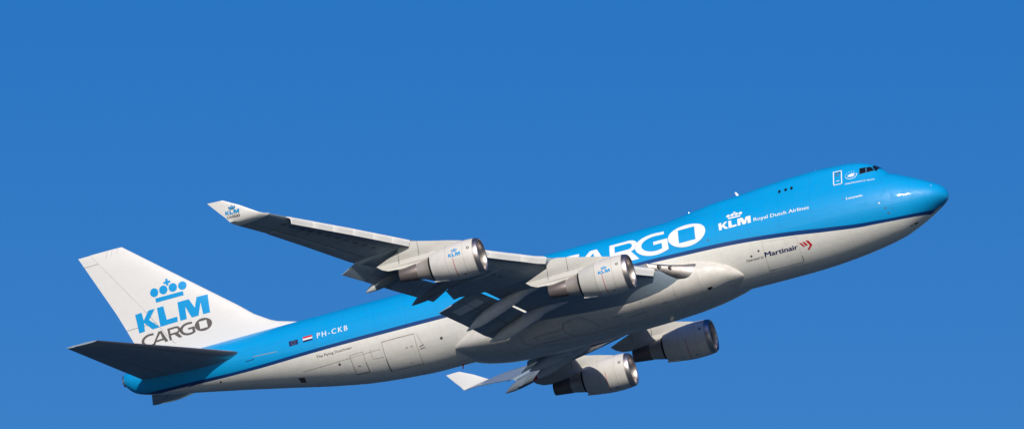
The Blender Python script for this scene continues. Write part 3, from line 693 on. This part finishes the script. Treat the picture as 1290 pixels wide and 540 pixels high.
make_engine(-23.42, -12.12, -3.35, -1, (2.35, -.0183, -.9738, -.0105, -.0182, .2480), True)
make_engine(-23.42, 12.12, -3.35, 1, None, False)
make_engine(-32.59, 21.53, -1.70, 1, None, False)

# ------------------------------------------------------------------ tail
def make_fin():
    mb = MB()
    LEz = [2.0, 2.9, 3.3, 3.63, 3.92, 4.71, 5.75, 12.9]; LEx = [-51.5, -52.8, -54.15, -55.3, -55.92, -57.12, -58.26, -66.8]
    TEz = [2.0, 3.0, 4.86, 7.29, 12.9]; TEx = [-66.2, -66.6, -67.25, -68.12, -70.54]
    le = lambda z: float(np.interp(z, LEz, LEx)); te = lambda z: float(np.interp(z, TEz, TEx))
    tk = lambda z: float(np.interp(z, [2, 4, 6, 12.9], [.060, .075, .09, .085]))
    zs = [2.0, 2.9, 3.3, 3.63, 3.92, 4.3, 4.71, 5.2, 5.75, 7, 9, 11, 12.7, 12.9]
    hx = .72
    def yt(z, x):
        L = le(z)-te(z); t = tk(z); x = min(max(x, 0), 1); return 5*t*L*(.2969*math.sqrt(x)-.126*x-.3516*x*x+.2843*x**3-.1036*x**4)+.03*x
    def ring(z, a, b, n=14):
        X = le(z); L = X-te(z); xs = [a+(b-a)*(1-math.cos(math.pi*k/n))/2 for k in range(n+1)]
        sc = .55 if z > 12.85 else 1
        return [(X-L*x, yt(z, x)*sc, z) for x in xs[::-1]]+[(X-L*x, -yt(z, x)*sc, z) for x in (xs if a > 0 else xs[1:])]
    mb.loft([ring(z, 0, hx) for z in zs], 'finwhite')
    for sg in (-1, 1):
        def F(s, z):
            X = le(z); L = X-te(z); x = (X+s)/L if L else 0; return (-s, sg*(yt(z, x)+.014), z)
        if sg < 0:
            klm_logo(mb, (66.6727, 5.5840, -6.1482, .0773, .0377, 1.5434), 'kblue', F)
            cargo_logo(mb, (66.6214, 4.2858, -.9850, .0125, .0231, .9762), 'ktext', F)
        else:
            klm_logo(mb, (60.55, 5.64, 6.12, .0, .0377, 1.5434), 'kblue', F)
            cargo_logo(mb, (60.6, 4.32, .98, 0, .0231, .9762), 'ktext', F)
        for q in strip([(67.15, 12.82), (67.25, 12.45)], .03)+strip([(67.6, 12.82), (67.72, 12.35)], .03)+strip([(68.0, 12.82), (68.2, 12.3)], .03): decal(mb, q, 'line', F)
    fin = mb.build('tail_fin', ROOT, 40)
    for z0, z1 in ((3.35, 6.02), (6.06, 12.0), (12.04, 12.88)):
        r = MB()
        r.loft([ring(z, hx+.003, 1.0, 6) for z in np.linspace(z0, z1, 5)], 'finwhite')
        o = r.build('rudder', fin, 40)
    return fin
make_fin()
def make_stab(sg):
    def le(y): return (-56.65-(y-.5)*.998 if y > 2.2 else -58.35+(2.2-y)*.9, 1.02+.160*(y-.5)-(.0 if y > 2 else 0))
    def te(y): return (-66.70-.287*(y-.5), 1.48+.12*(y-.5))
    hx = .74
    def ring(y, a, b, n=12, sc=1.0):
        LE = np.array([le(y)[0], y, le(y)[1]]); TE = np.array([te(y)[0], y, te(y)[1]]); c = TE-LE; L = np.linalg.norm(c); t = .095
        nz = np.array([-c[2], 0, c[0]]); nz /= np.linalg.norm(nz); nz = nz if nz[2] > 0 else -nz
        f = lambda x: 5*t*L*(.2969*math.sqrt(x)-.126*x-.3516*x*x+.2843*x**3-.1036*x**4)*sc+.03*x
        xs = [a+(b-a)*(1-math.cos(math.pi*k/n))/2 for k in range(n+1)]
        return sgn([LE+c*x+nz*f(x) for x in xs[::-1]]+[LE+c*x-nz*f(x) for x in (xs if a > 0 else xs[1:])], sg)
    mb = MB(); ys_ = [.5, 1.2, 2.2, 4, 6, 8, 10, 10.9, 11.08]
    mb.loft([ring(y, 0, hx, sc=.5 if y > 11 else 1) for y in ys_], 'grey', keyf=lambda i, j: 'lip' if 9 <= j <= 14 else 'grey')
    st = mb.build('horizontal_stabilizer', ROOT, 40)
    for y0, y1 in ((1.0, 6.3), (6.34, 10.7)):
        e = MB(); e.loft([ring(y, hx+.012, 1.0, 6) for y in np.linspace(y0, y1, 4)], 'grey'); e.build('elevator', st, 40)
    e = MB(); e.loft([ring(y, hx+.012, 1.0, 6) for y in (10.72, 11.06)], 'grey'); e.build('stabilizer_tip', st, 40)
make_stab(-1); make_stab(1)
